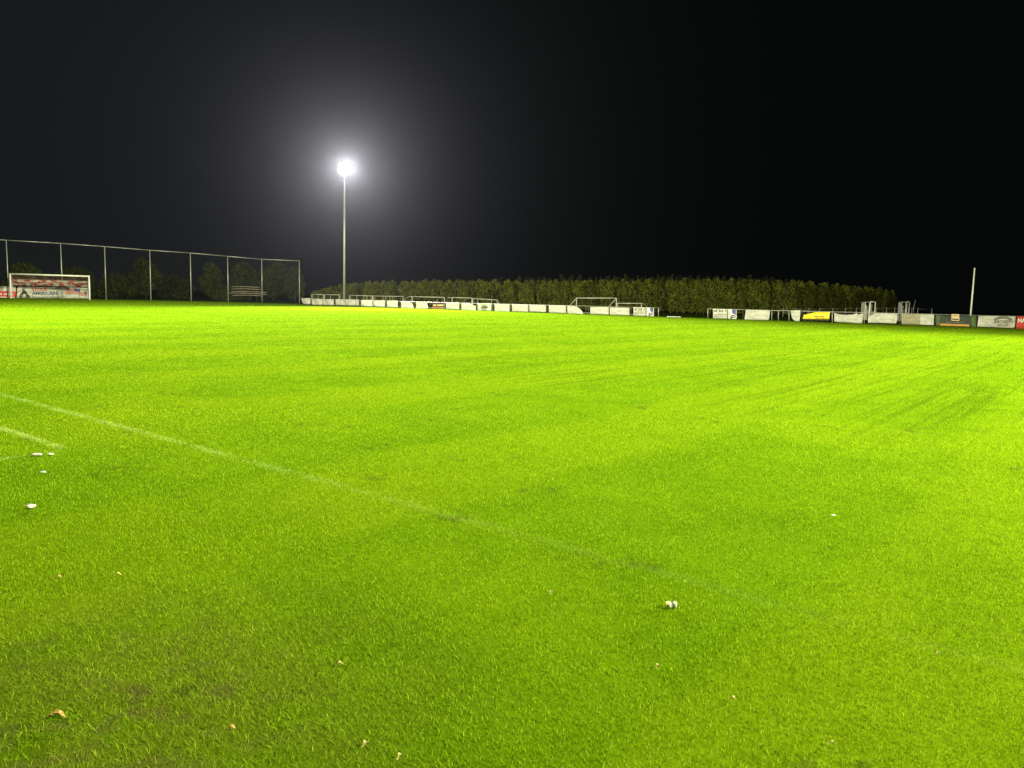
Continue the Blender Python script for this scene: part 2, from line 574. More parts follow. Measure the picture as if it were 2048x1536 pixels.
def make_mast(bx, by, H, aim, watts, cone, blend, label):
    root = empty('floodlight_mast', (bx, by, 0))
    tag(root, label, 'floodlight', 'floodlight masts round the pitch')
    mb = MB()
    mb.tube([(0, 0, 0.02), (0, 0, H * .5), (0, 0, H - 0.9)], .1, 12, rads=[0.155, 0.12, 0.08])
    mb.build('pole', m_galv, root)
    mb = MB()
    mb.box((0, 0, 0.01), (0.55, 0.55, 0.04))
    for sx in (-.2, .2):
        for sy in (-.2, .2):
            mb.tube([(sx, sy, 0.03), (sx, sy, 0.09)], .025, 6)
    mb.build('base_plate', m_galv, root)
    yaw = math.atan2(aim[1] - by, aim[0] - bx) + math.pi / 2     # local -Y looks along the aim
    head = empty('lamp_head', (0, 0, H), yaw)
    head.parent = root
    tilt = 0.32
    lens0 = lens_bm(0.31).build('lamp_lens', m_lamp, head)
    spots = [(0, 0)] + [(0.62 * math.cos(t), 0.62 * math.sin(t)) for t in [math.pi / 6 + k * math.pi / 3 for k in range(6)]]
    for i, (sx, sz) in enumerate(spots):
        o = lens0
        if i:
            o = lens0.copy()
            COL.objects.link(o)
            o.parent = head
        o.location = (sx, -0.22, sz)
        o.rotation_euler = (-tilt * 0.0, 0, 0)
    mb = MB()
    for sx, sz in spots:
        mb.tube([(sx, -0.20, sz), (sx, -0.05, sz), (sx, 0.12, sz)], .3, 14, rads=[0.30, 0.28, 0.14])
    mb.build('lamp_housing', m_dark, head)
    mb = MB()
    mb.tube([(0, 0.14, -0.9), (0, 0.14, 0.9)], .06, 10)
    for z in (-.37, .37):
        mb.tube([(-.8, 0.14, z), (.8, 0.14, z)], .045, 8)
    mb.tube([(-.8, 0.14, 0), (.8, 0.14, 0)], .045, 8)
    mb.build('cross_frame', m_galv, head)
    ld = bpy.data.lights.new('floodlight', 'SPOT')
    ld.energy = watts
    ld.color = LAMP_COL if by > 80 else LIGHT_COL
    ld.spot_size = math.radians(cone)
    ld.spot_blend = blend
    ld.shadow_soft_size = 0.5
    lo = bpy.data.objects.new('floodlight', ld)
    COL.objects.link(lo)
    lo.parent = head
    # aim it, in head space
    loc = Vector((0, -1.0, 0))
    world = Vector((bx, by, H)) + Matrix.Rotation(yaw, 3, 'Z') @ loc
    dirw = Vector((aim[0], aim[1], 0)) - world
    q = dirw.to_track_quat('-Z', 'Y')
    lo.location = loc
    lo.rotation_mode = 'QUATERNION'
    lo.rotation_quaternion = Matrix.Rotation(yaw, 3, 'Z').to_quaternion().inverted() @ q
    return root


mast_base = ground(688.5, 609.3)
mast_top = at(687, 338, mast_base.y).z
labels = ['tall slim grey floodlight mast with blazing round lamps behind the boards',
          'floodlight mast beyond the right edge of the view lighting the far side',
          'floodlight mast on the near side beyond the left edge of the view',
          'floodlight mast on the near side standing behind the viewer']
for (bx, by, w, ax, ay, cone, bl), lab in zip(MASTS, labels):
    if bx is None:
        bx, by = mast_base.x, mast_base.y
    make_mast(bx, by, mast_top, (ax, ay), w, cone, bl, lab)

# ------------------------------------------------------------------ board helpers


def plane_point(px, py, p0, nrm):
    d = ray(px, py)
    o = Vector((0, 0, EYE))
    t = (p0 - o).dot(nrm) / d.dot(nrm)
    return o + d * t


def on_boards(px, py, off=0.06):
    return plane_point(px, py, BL0 + BN * off, BN)


def on_fence(px, py, off=-0.25):
    return plane_point(px, py, FL0 + FN * off, FN)


def lettering(body, rect, proj, off, mat, parent, nrm, name='lettering', shear=0.0, bold=0.0):
    """flat raised letters filling the pixel rectangle on a board plane"""
    x0, y0, x1, y1 = rect
    cu = bpy.data.curves.new(name, 'FONT')
    cu.body = body
    cu.shear = shear
    cu.offset = bold
    cu.extrude = 0.001
    cu.resolution_u = 3
    tmp = bpy.data.objects.new(name, cu)
    COL.objects.link(tmp)
    dg = bpy.context.evaluated_depsgraph_get()
    me = bpy.data.meshes.new_from_object(tmp.evaluated_get(dg))
    bpy.data.objects.remove(tmp)
    bpy.data.curves.remove(cu)
    xs = [v.co.x for v in me.vertices]
    ys = [v.co.y for v in me.vertices]
    a, bb = proj(x0, y1, off), proj(x1, y1, off)
    c = proj(x0, y0, off)
    ex = (bb - a)
    ey = (c - a)
    w, h = max(xs) - min(xs), max(ys) - min(ys)
    for v in me.vertices:
        p = a + ex * ((v.co.x - min(xs)) / w) + ey * ((v.co.y - min(ys)) / h) + nrm * (v.co.z + 0.001)
        v.co = rel(parent, p)
    me.materials.clear()
    me.materials.append(mat)
    o = bpy.data.objects.new(name, me)
    COL.objects.link(o)
    o.parent = parent
    return o


def greek(rect, words, off, mat, parent, nrm, proj, name='small_print'):
    """a line of print too small to read: short blocks with gaps"""
    x0, y0, x1, y1 = rect
    rr = random.Random(int(x0 * 10))
    n = sum(words) + len(words) - 1
    st = (x1 - x0) / n
    x = x0
    polys = []
    for w in words:
        for k in range(w):
            t = rr.uniform(0, .3) * (y1 - y0)
            polys.append([(x + st * .1, y0 + t), (x + st * .85, y0 + t), (x + st * .85, y1), (x + st * .1, y1)])
            x += st
        x += st
    return patch(polys, proj, off, mat, parent, nrm, name)


def patch(polys, proj, off, mat, parent, nrm, name, thick=0.004):
    mb = MB()
    for i, poly in enumerate(polys):
        mb.slab([rel(parent, proj(x, y, off)) for x, y in poly], -nrm * thick)
    return mb.build(name, mat, parent)


def board(label, poly, mat, group='advertising boards along the far side', proj=on_boards, nrm=BN, off=0.06, cat='banner',
          name='advertising_banner', fold=None, wav=0.015, edge=True, sheet='canvas'):
    """a hung banner: a rippled sheet inside the pixel outline poly, with hem and eyelet ties"""
    xs = [p[0] for p in poly]
    ys = [p[1] for p in poly]
    base = proj((min(xs) + max(xs)) / 2, max(ys), off)
    root = empty(name, (base.x, base.y, 0))
    tag(root, label, cat, group)
    # rippled front: split the outline in columns
    mb = MB()
    x0, x1 = min(xs), max(xs)

    def span(x):
        hits = []
        n = len(poly)
        for i in range(n):
            (ax, ay), (bx, by) = poly[i], poly[(i + 1) % n]
            if ax == bx:
                if abs(ax - x) < 1e-6:
                    hits += [ay, by]
                continue
            t = (x - ax) / (bx - ax)
            if -1e-6 <= t <= 1 + 1e-6:
                hits.append(ay + (by - ay) * t)
        return min(hits), max(hits)

    nc = max(6, int((x1 - x0) / 2.5))
    nr = 5
    ph = random.random() * 6
    cols = []
    for i in range(nc + 1):
        x = x0 + (x1 - x0) * i / nc
        a, b_ = span(min(max(x, x0 + 1e-4), x1 - 1e-4))
        col = []
        for j in range(nr + 1):
            y = a + (b_ - a) * j / nr
            r = wav * (math.sin(ph + x * .9 + j * .7) + .7 * math.sin(ph * 2 + x * .37 - j * 1.3))
            col.append((rel(root, proj(x, y, off)) + nrm * r))
        cols.append(col)
    fv = [[mb.bm.verts.new(p) for p in c] for c in cols]
    bv = [[mb.bm.verts.new(p - nrm * 0.012) for p in c] for c in cols]
    for i in range(nc):
        for j in range(nr):
            f = mb.bm.faces.new((fv[i][j], fv[i][j + 1], fv[i + 1][j + 1], fv[i + 1][j]))
            f.smooth = True
            f = mb.bm.faces.new((bv[i][j], bv[i + 1][j], bv[i + 1][j + 1], bv[i][j + 1]))
            f.smooth = True
    for i in range(nc):
        mb.bm.faces.new((fv[i][0], fv[i + 1][0], bv[i + 1][0], bv[i][0]))
        mb.bm.faces.new((fv[i][nr], bv[i][nr], bv[i + 1][nr], fv[i + 1][nr]))
    for j in range(nr):
        mb.bm.faces.new((fv[0][j], bv[0][j], bv[0][j + 1], fv[0][j + 1]))
        mb.bm.faces.new((fv[nc][j], fv[nc][j + 1], bv[nc][j + 1], bv[nc][j]))
    mb.build(sheet, mat, root)
    if fold:
        mb = MB()
        mb.slab([rel(root, proj(x, y, off + 0.035)) for x, y in fold], -nrm * 0.008)
        mb.build('folded_flap', m_canvas_grey if mat is not m_canvas_grey else m_canvas, root)
    return root


# ------------------------------------------------------------------ boards along the far side (left run)
yl = lambda x: 609.2 + (x - 605) * 0.03368          # foot of the boards


def quad(x0, x1, h0, h1, lift=0.6, tilt=0):
    return [(x0, yl(x0) - h0), (x1, yl(x1) - h1), (x1, yl(x1) - lift), (x0 + tilt, yl(x0) - lift)]


board('small white banner at the far left end beside the last fence post', [(602, 596.4), (620.7, 596.2), (620.7, 608.4), (607.5, 608), (604, 603)], m_canvas_old)
board('grey stained banner, second from the far left end of the row', quad(623.6, 645.2, 12.6, 12.6), m_canvas_old)
board('grey stained banner just left of the foot of the floodlight mast', quad(646, 667.5, 12.4, 12.8, 1.0), m_canvas_old)
b_ = board('long pale banner in front of the foot of the floodlight mast', quad(671, 718, 13.0, 14.0, 1.6), m_canvas_old)
patch([[(696.6, 599.2), (697.4, 599.2), (697.4, 610.6), (696.6, 610.6)]], on_boards, 0.085, m_grey, b_, BN, 'seam')
b_ = board('plain white banner with a small dark mark low on its left, nearer the mast', quad(722, 745, 13.4, 14, 1), m_canvas)
patch([[(723.5, 609.3), (727, 609.5), (727, 611.3), (723.5, 611.1)]], on_boards, 0.085, m_grey, b_, BN, 'printed_mark')
b_ = board('plain white banner with a small dark mark, further from the mast', quad(746.5, 770, 13.6, 14, 1), m_canvas)
patch([[(748, 610.2), (751, 610.3), (751, 612), (748, 611.8)]], on_boards, 0.085, m_grey, b_, BN, 'printed_mark')
board('plain white banner with clean square corners left of two drooping ones', quad(773.7, 795.7, 14, 14.4, 0.8), m_canvas)
board('white banner with its upper right corner fallen in a curve', [(802, 602.6), (815, 602.8), (821, 605.5), (827, 608.5), (827.7, 617), (802, 615.6)], m_canvas)
board('white banner hanging crooked left of the maroon banner', [(832, 602.9), (855.5, 603.6), (856.6, 616.3), (848, 618), (832, 617)], m_canvas)
b_ = board('maroon banner with pale lettering over a salmon strip', quad(864.2, 888.4, 13.5, 13.8, 0.6), m_maroon)
patch([[(864.6, 613.4), (888, 614), (888, 618), (864.6, 617.2)]], on_boards, 0.085, m_salmon, b_, BN, 'printed_strip')
greek((866.5, 608.4, 887, 611.8), (3, 6), 0.088, m_peach, b_, BN, on_boards)
board('plain white banner right of the maroon banner', quad(892, 918.5, 14.0, 15.2, 1), m_canvas)
board('creased white banner with a folded upper right corner beside the emblem banner',
      [(922.5, 607), (939, 607.2), (951.7, 612.3), (951.7, 621.8), (922.5, 619.6)], m_canvas,
      fold=[(938, 607.2), (951.6, 612), (951.4, 615.6), (944, 614)])
b_ = board('white banner with a black emblem of stacked dashes', quad(955.2, 982.5, 14.2, 15.4, 0.3), m_canvas)
em = []
for row, (n_, x0, x1, y) in enumerate(((5, 964.5, 973.5, 611.6), (7, 963.3, 974.7, 613.4), (9, 961.5, 976.5, 615.4), (6, 964, 973.5, 617.6), (6, 963.5, 974, 620.3), (7, 960, 979, 622.6))):
    hh = (0.7, 0.75, 0.85, 0.7, 0.35, 0.35)[row]
    for k in range(n_):
        a = x0 + (x1 - x0) * k / n_
        w_ = (x1 - x0) / n_ * .78
        yy = y + (a - 969) * .034
        em.append([(a, yy - hh * 1.15), (a + w_, yy - hh * 1.15), (a + w_, yy + hh * 1.15), (a, yy + hh * 1.15)])
patch(em, on_boards, 0.085, m_black, b_, BN, 'printed_emblem')
greek((959, 608.6, 977, 609.8), (11,), 0.088, m_grey, b_, BN, on_boards)
board('plain white banner with a curled top edge right of the emblem banner', [(989, 608), (1004, 608.8), (1012, 609.8), (1019.3, 608.6), (1019.3, 623.8), (989, 622.6)], m_canvas,
      fold=[(1003, 608.6), (1019, 608.8), (1019, 611.5), (1010, 610.8)])
board('plain white banner, second to the right of the emblem banner', quad(1023.9, 1056.5, 14.8, 15, 0.8), m_canvas)
board('plain white banner with a grey lower hem, third to the right of the emblem banner', quad(1059, 1092, 15.2, 15.6, 1.4), m_canvas_grey)
board('plain white banner just left of the banner under the white training goal', quad(1097.8, 1132, 15.2, 15.8, 0.8), m_canvas)
board('white banner cut away in a slope under the left post of the training goal',
      [(1135, 611.6), (1152, 612.4), (1160, 618), (1166.5, 625), (1167.2, 630), (1164.5, 630), (1163.5, 628), (1135, 627)], m_canvas)
board('plain white banner under the middle of the training goal', quad(1180.5, 1217.7, 15.0, 15.5, 0.8), m_canvas)
board('plain white banner under the right post of the training goal', quad(1219.8, 1259, 15.4, 15.6, 0.6), m_canvas)


def lettered_pair(x0, xs, x1, xr, lab1, lab2, h, l0):
    b_ = board(lab1, quad(x0, xs, h, h, 0.4), m_canvas, wav=.006)
    y = yl(x0)
    greek((x0 + 2, y - h + 2.2, xs - 2, y - h + 6.6), (2, 3, 1), 0.085, m_grey, b_, BN, on_boards)
    greek((x0 + 3, y - 8.2, xs - 2.5, y - 6.6), (6, 9), 0.085, m_grey, b_, BN, on_boards)
    greek((x0 + 3, y - 5.4, xs - 2.5, y - 3.8), (3, 3, 3, 3), 0.085, m_grey, b_, BN, on_boards)
    b2 = board(lab2, quad(x1, xr, h, h, 0.2), m_wprint, wav=.004)
    w = xr - x1
    t = yl(x1) - h
    patch([[(x1 + w * .46, t + .4), (xr - w * .1, t + .6), (xr - w * .1, t + h * .52), (x1 + w * .62, t + h * .5), (x1 + w * .46, t + h * .38)]],
          on_boards, 0.085, m_blue, b2, BN, 'blue_field')
    for k, yy in enumerate((.56, .74)):
        patch([[(x1 + w * .2, t + h * (yy + .22)), (x1 + w * .35, t + h * (yy + .07)), (xr - w * .1, t + h * (yy - .02)), (xr - w * .12, t + h * (yy + .08)),
                (x1 + w * .5, t + h * (yy + .16)), (x1 + w * .3, t + h * (yy + .26))]], on_boards, 0.085, m_navy, b2, BN, 'swoosh')
    lettering('K', (x1 + w * .1, t + h * .3, x1 + w * .28, t + h * .55), on_boards, 0.085, m_grey, b2, BN)


lettered_pair(1266.8, 1291.6, 1293.3, 1307.8, 'white banner of grey lettering at the left end post of the gap', 'blue and white logo banner next to the left end post of the gap', 17.2, 0)
lettered_pair(1426, 1455, 1456.5, 1473.3, 'white banner of grey lettering right of the gap in the railing', 'blue and white logo banner right of the gap in the railing', 19.6, 1)
board('plain cream banner between the logo banner and open railing posts', [(1489.8, 619.4), (1515, 619.8), (1540.3, 620.6), (1539, 623), (1539.2, 640), (1489, 639.6), (1490.3, 625)], m_canvas)
board('white cloth hanging down in a rounded point left of the yellow tarpaulin',
      [(1581, 621), (1601.5, 620.2), (1601.3, 643), (1592, 643.3), (1586.5, 640), (1583, 634)], m_canvas)
b_ = board('crumpled yellow tarpaulin with dark lettering and a sloping top edge',
           [(1605.4, 630), (1616, 628), (1632, 624), (1660.5, 624), (1659, 632), (1658.6, 638.6), (1605, 637.8)], m_yellow, wav=.03)
greek((1629, 632, 1647, 633.8), (6, 4), 0.13, m_brown, b_, BN, on_boards)
greek((1634, 635.2, 1649, 637), (2, 4), 0.13, m_orange, b_, BN, on_boards)
patch([[(1606, 638.6), (1660, 639.4), (1660, 640.4), (1606, 639.6)]] +
      [[(x, 640.9), (x + 7, 641.1), (x + 7, 641.9), (x, 641.7)] for x in (1607, 1619, 1630, 1641, 1650)], on_boards, 0.02, m_post, b_, BN, 'support_frame')
board('greyish white banner with a sagging top edge and a torn knot',
      [(1668.5, 625.6), (1676, 628), (1690, 629.8), (1704, 629), (1713, 627.4), (1717, 628.6), (1726.5, 627), (1726, 647.2), (1700, 645.2), (1668.5, 643.4)], m_canvas_grey, wav=.03,
      fold=[(1708, 628), (1714, 626.8), (1716, 629.5), (1711, 631.2)])
board('clean cream banner with its upper left corner cut off', [(1736, 634), (1743, 630), (1751, 626.6), (1795.8, 627.4), (1794.6, 647), (1736, 645.4)], m_canvas)
b_ = board('dirty beige banner in two tones left of the dark green banner', [(1803, 627.6), (1868.5, 629), (1868, 650.4), (1803, 648.4)], m_beige)
patch([[(1841, 628.8), (1868, 629.6), (1867.4, 649.8), (1840.4, 648.8)]], on_boards, 0.088, m_canvas_grey, b_, BN, 'pale_half')
b_ = board('dark green banner with a peach emblem and an orange strip', [(1872, 629.8), (1952, 632), (1952, 654.4), (1872, 651.6)], m_darkgreen)
patch([[(1872.5, 631), (1880, 631.4), (1880, 651), (1872.5, 650.6)]], on_boards, 0.088, m_greenedge, b_, BN, 'green_edge')
patch([[(1943, 632.5), (1951.5, 633), (1951.5, 653.4), (1943, 653.2)]], on_boards, 0.088, m_greenedge, b_, BN, 'green_edge')
patch([[(1903, 628.2), (1918.6, 628.6), (1918.6, 641.8), (1903, 641.2)]], on_boards, 0.09, m_peach, b_, BN, 'emblem')
patch([[(1904.2, 632), (1911, 630.6), (1917.6, 632.2), (1917.6, 633), (1911, 631.6), (1904.2, 632.8)], [(1904.5, 637), (1917, 637.4), (1917, 640), (1904.5, 639.6)]],
      on_boards, 0.096, m_black, b_, BN, 'emblem_mark')
greek((1892, 643.6, 1928, 645.6), (6, 10), 0.09, m_grey, b_, BN, on_boards)
patch([[(1880.6, 647), (1938.6, 649.2), (1938.6, 652.8), (1880.6, 651)]], on_boards, 0.09, m_orange, b_, BN, 'orange_strip')
b_ = board('cream banner with a grey oval crest over black lettering', [(1956, 631.6), (2031.6, 632.8), (2030, 656.2), (1954.8, 653.2)], m_canvas, wav=.004)


def ell(cx, cy, rx, ry, a0, a1, inner=0.0, n=18):
    o = [(cx + rx * math.cos(a0 + (a1 - a0) * k / n), cy - ry * math.sin(a0 + (a1 - a0) * k / n)) for k in range(n + 1)]
    return o


def arc_strip(cx, cy, rx, ry, a0, a1, tx, ty, n=14):
    pl = []
    for k in range(n):
        p, q = a0 + (a1 - a0) * k / n, a0 + (a1 - a0) * (k + 1) / n
        pl.append([(cx + rx * math.cos(p), cy - ry * math.sin(p)), (cx + rx * math.cos(q), cy - ry * math.sin(q)),
                   (cx + (rx - tx) * math.cos(q), cy - (ry - ty) * math.sin(q)), (cx + (rx - tx) * math.cos(p), cy - (ry - ty) * math.sin(p))])
    return pl


patch(arc_strip(2006, 642.4, 20, 10.2, .25, math.pi - .25, 5, 5.6), on_boards, 0.085, m_grey, b_, BN, 'oval_crest')
patch(arc_strip(2006, 642.4, 23.5, 10.6, math.pi + .15, 2 * math.pi - .15, .8, .9) + arc_strip(2006, 642.4, 23.5, 4, -.3, .5, .9, .7) + arc_strip(2006, 642.4, 23.5, 4, math.pi - .5, math.pi + .3, .9, .7),
      on_boards, 0.085, m_grey, b_, BN, 'oval_outline')
lettering('ARDSEEN', (1987, 640, 2025, 646.6), on_boards, 0.088, m_black, b_, BN, bold=.012)
greek((1994, 648, 2016, 651), (9,), 0.088, m_grey, b_, BN, on_boards)
b_ = board('bright red banner with white capital letters at the right edge', [(2033, 632.6), (2078, 634.2), (2077, 659.4), (2032.2, 657.2)], m_red, wav=.004)
lettering('NA', (2036, 637, 2051.5, 645.2), on_boards, 0.085, m_wprint, b_, BN, bold=.03)
patch([[(2034.5 + dx, 652.4), (2036.5 + dx, 650.2), (2038.5 + dx, 652.4), (2036.5 + dx, 654.6)] for dx in (0, 11)], on_boards, 0.085, m_salmon, b_, BN, 'printed_dots')

# ------------------------------------------------------------------ railing that carries the boards


def make_railing(label, xa, xb, posts, top):
    root = empty('perimeter_railing', tuple(on_boards((xa + xb) / 2, yl((xa + xb) / 2), 0)))
    root.location.z = 0
    tag(root, label, 'railing', 'perimeter railing of the pitch')
    for x in posts:
        p = on_boards(x, yl(x), 0)
        mb = MB()
        q = on_boards(x, top(x) - 0.4, 0)
        mb.tube([rel(root, (p.x, p.y, 0)), rel(root, (q.x, q.y, q.z))], .035, 8)
        mb.build('post', m_galv if x in (1317, 1415.8, 1543.7, 1556.8, 1578, 1664.5, 1728.5) else m_post, root)
    mb = MB()
    mb.tube([rel(root, on_boards(xa, top(xa), 0)), rel(root, on_boards((xa + xb) / 2, top((xa + xb) / 2), 0)), rel(root, on_boards(xb, top(xb), 0))], .024, 8)
    mb.build('top_rail', m_galv, root)
    return root


def interp(pts):
    xs, ys = zip(*pts)
    return lambda x: float(np.interp(x, xs, ys))


topL = interp([(600, 597.6), (720, 599.8), (1000, 608.2), (1100, 611.4), (1320, 615.6)])
topR = interp([(1410, 617.4), (1560, 621), (1660, 624), (1800, 626.8), (2100, 634)])
make_railing('perimeter railing left of the gap, hung with white banners', 602, 1317,
             [622, 669.5, 720, 745.8, 771.8, 798.5, 829.5, 860, 889.8, 920.5, 953.4, 985, 987, 1021.5, 1057.8, 1094, 1096, 1133.4, 1172, 1178, 1218.6, 1262, 1317], topL)
make_railing('perimeter railing right of the gap, carrying banners towards the red one', 1415.8, 2090,
             [1415.8, 1486, 1543.7, 1556.8, 1578, 1603.5, 1664.5, 1728.5, 1799, 1870.4, 1900.5, 1953.6, 2032], topR)

# ------------------------------------------------------------------ wire fence behind the right-hand boards
root = empty('wire_fence', (ground(1700, 637).x, ground(1700, 637).y, 0))
tag(root, 'wire fence on slim grey posts running behind the yellow tarpaulin', 'fence')
fy = interp([(1565, 633.5), (2000, 643)])
ft = interp([(1565, 616.5), (1660, 616), (1790, 614.4), (1900, 618)])
prev = None
m_wire = m_galv
for x in (1565.6, 1590, 1615.6, 1638, 1664.6, 1689.5, 1711.5, 1751.5, 1771.5, 1788, 1822, 1834, 1862):
    p = ground(x, fy(x))
    q = at(x, ft(x) + random.uniform(-.5, .5), p.y)
    mb = MB()
    mb.tube([rel(root, p), rel(root, (p.x, p.y, q.z))], .035, 7)
    mb.build('post', m_galv, root)
    if prev:
        mb = MB()
        for k in (0.93, 0.5):
            a, b2 = Vector((prev[0].x, prev[0].y, prev[1] * k)), Vector((p.x, p.y, q.z * k))
            mid = (a + b2) / 2
            mid.z -= 0.05
            mb.tube([rel(root, a), rel(root, mid), rel(root, b2)], .010, 5)
        mb.build('wire', m_wire, root)
    prev = (p, q.z)

# ------------------------------------------------------------------ ball stop fence behind the goal
tops = [(6, 480), (113.5, 486.3), (210.5, 493.2), (300, 500.5), (380.5, 506), (454.5, 512.5), (522.3, 518.5)]
froot = empty('ball_stop_fence', (FL0.x, FL0.y, 0))
tag(froot, 'high ball stop fence of slim grey posts and top rail behind the left goal', 'fence')
pts = []
for x, y in [(-100, 473)] + tops:
    # the post foot: solve along the fence line for the column of this post
    t = plane_point(x + (12 if x < 200 else 2), 600, FL0, FN)
    z = plane_point(x, y, FL0, FN).z
    pts.append(Vector((t.x, t.y, z)))
ct = at(599, 521.6, corner.y)
pts.append(Vector((corner.x, corner.y, ct.z)))
for p in pts:
    mb = MB()
    mb.tube([rel(froot, (p.x, p.y, 0)), rel(froot, p)], .05, 8)
    mb.build('post', m_galv, froot)
mb = MB()
for a, b2 in zip(pts, pts[1:]):
    mb.tube([rel(froot, a), rel(froot, b2)], .045, 8)
mb.build('top_rail', m_galv, froot)
mb = MB()
for a, b2 in zip(pts, pts[1:]):
    L = (Vector((b2.x, b2.y, 0)) - Vector((a.x, a.y, 0))).length
    n = int(L / .15)
    w = 0.002
    d = (b2 - a).normalized()
    for k in range(1, n):
        p = a.lerp(b2, k / n)
        mb.face([rel(froot, (p.x - d.x * w, p.y - d.y * w, 0.05)), rel(froot, (p.x + d.x * w, p.y + d.y * w, 0.05)),
                 rel(froot, p + d * w), rel(froot, p - d * w)])
    for k in range(1, 37):
        s = k / 37
        mb.face([rel(froot, (a.x, a.y, a.z * s - w)), rel(froot, (b2.x, b2.y, b2.z * s - w)), rel(froot, (b2.x, b2.y, b2.z * s + w)), rel(froot, (a.x, a.y, a.z * s + w))])
mb.build('netting', m_darknet, froot)

# boards behind the goal
b_ = board('white banner with a black figure, big red and navy lettering and a waving flag',
           [(33.5, 573.2), (177, 575.6), (177.5, 597.4), (33, 595.6)], m_canvas, 'advertising boards behind the left goal', on_fence, FN, -0.25, wav=.004)
OF = -0.225
lettering('STOCK', (64, 575.2, 95, 582.2), on_fence, OF, m_red, b_, FN, bold=.03)
lettering('AMERICAIN', (64, 583, 114, 590), on_fence, OF, m_navy, b_, FN, bold=.03)
greek((64, 592.6, 129, 595), (5, 3, 6, 1, 11, 1, 2), OF, m_grey, b_, FN, on_fence)


def flag(px, py, w, h, parent, mirror=False):
    n = 10
    for si in range(7):
        polys = []
        for k in range(n):
            a, c = k / n, (k + 1) / n
            y = lambda q: py + h * (.1 * math.sin(q * 6.5) + .22 * (q if not mirror else q))
            t0, t1 = si / 7 * h, (si + .55) / 7 * h
            if si < 4 and c > .62:
                continue
            polys.append([(px + w * a, y(a) + t0), (px + w * c, y(c) + t0), (px + w * c, y(c) + t1), (px + w * a, y(a) + t1)])
        patch(polys, on_fence, OF, m_red, parent, FN, 'flag_stripe')
    y = lambda q: py + h * (.1 * math.sin(q * 6.5) + .22 * q)
    polys = []
    for k in range(6, 10):
        a, c = max(.62, k / n), (k + 1) / n
        polys.append([(px + w * a, y(a)), (px + w * c, y(c)), (px + w * c, y(c) + h * .52), (px + w * a, y(a) + h * .52)])
    patch(polys, on_fence, OF, m_blue, parent, FN, 'flag_canton')


flag(131, 575.8, 28, 11.5, b_)
patch([[(159.2, 576), (160.2, 576), (160.2, 596), (159.2, 596)]], on_fence, OF + .004, m_black, b_, FN, 'flag_pole')
flag(161, 583, 13, 8, b_)
# black seated figure and wheels
fig = [[(38.5, 594.8), (39.5, 589.5), (42, 588), (45, 590), (45.5, 594.6), (42, 595.6)], [(51, 594), (52, 590), (56, 589), (59.5, 591.5), (60, 595), (55, 595.8)], [(45, 584), (53, 583.5), (52, 588), (46, 588.5)], [(41, 593.5), (40, 590), (42.5, 586), (45, 583), (44.5, 579), (47, 577), (50, 578), (51, 581), (53.5, 584), (55.5, 588), (58.5, 591), (59, 594.5), (56, 595.4), (54, 592), (51, 588.6), (48, 587), (46, 589), (45.5, 593), (44, 595)]]
patch(fig, on_fence, OF, m_black, b_, FN, 'printed_figure')
patch([[(47.4, 579), (49, 578.8), (49.2, 580.6), (47.6, 580.8)], [(42.5, 591.5), (44, 590.6), (44.2, 592), (43.2, 592.8)], [(54.8, 592), (56.4, 592.4), (56, 593.6)]], on_fence, OF + .006, m_wprint, b_, FN, 'printed_highlight')
patch([[(47.5, 594.2), (59.5, 594.4), (59.5, 595.4), (47.5, 595.3)]], on_fence, OF, m_grey, b_, FN, 'printed_shadow')
b_ = board('red and white banner with white lettering left of the goal post',
           [(-40, 571.6), (33.4, 573.1), (32.9, 595.7), (-40, 594.6)], m_red, 'advertising boards behind the left goal', on_fence, FN, -0.25, wav=.004)
patch([[(-39, 571.9), (31, 573.2), (32, 582.6), (-39, 582)]], on_fence, OF, m_canvas, b_, FN, 'white_upper_part')
flag(-14, 571.8, 21, 10, b_)
greek((-6, 586, 25, 590.2), (3, 5), OF, m_wprint, b_, FN, on_fence)
patch([[(-38, 593), (30, 594), (30, 595.2), (-38, 594.2)]], on_fence, OF, m_wprint, b_, FN, 'white_hem')

# ------------------------------------------------------------------ the goal on the pitch
GP0, GP1 = ground(22.2, 597.2), ground(179.6, 600.2)
gh = (at(18.5, 547.2, GP0.y).z + at(176.5, 553, GP1.y).z) / 2
gd = (GP1 - GP0).normalized()
gb = Vector((-gd.y, gd.x, 0))
groot = empty('football_goal', tuple(GP0))
tag(groot, 'full size white football goal with red and white net', 'goal')
r_ = 0.085
for p in (GP0, GP1):
    mb = MB()
    mb.tube([rel(groot, p), rel(groot, p + Vector((0, 0, gh)))], r_, 12)
    mb.build('post', m_white, groot)
mb = MB()
mb.tube([rel(groot, GP0 + Vector((0, 0, gh)) - gd * r_), rel(groot, GP1 + Vector((0, 0, gh)) + gd * r_)], r_, 12)
mb.build('crossbar', m_white, groot)
Zr = 1.95
mb = MB()
path = []
back0, back1 = GP0 + gb * 1.5, GP1 + gb * 1.5
for p, q in ((GP0, back0), (GP1, back1)):
    mb.tube([rel(groot, p + Vector((0, 0, gh))), rel(groot, p.lerp(q, .6) + Vector((0, 0, gh - .12))), rel(groot, q + Vector((0, 0, Zr + .1))),
             rel(groot, q + gb * .12 + Vector((0, 0, Zr - .35))), rel(groot, q + gb * .45 + Vector((0, 0, .03)))], .03, 8)
mb.build('net_stay', m_white, groot)
mb = MB()
mb.tube([rel(groot, back0 + Vector((0, 0, Zr + .08))), rel(groot, back0.lerp(back1, .5) + Vector((0, 0, Zr + .03))), rel(groot, back1 + Vector((0, 0, Zr + .08)))], .03, 8)
mb.build('rear_bar', m_white, groot)
mb = MB()
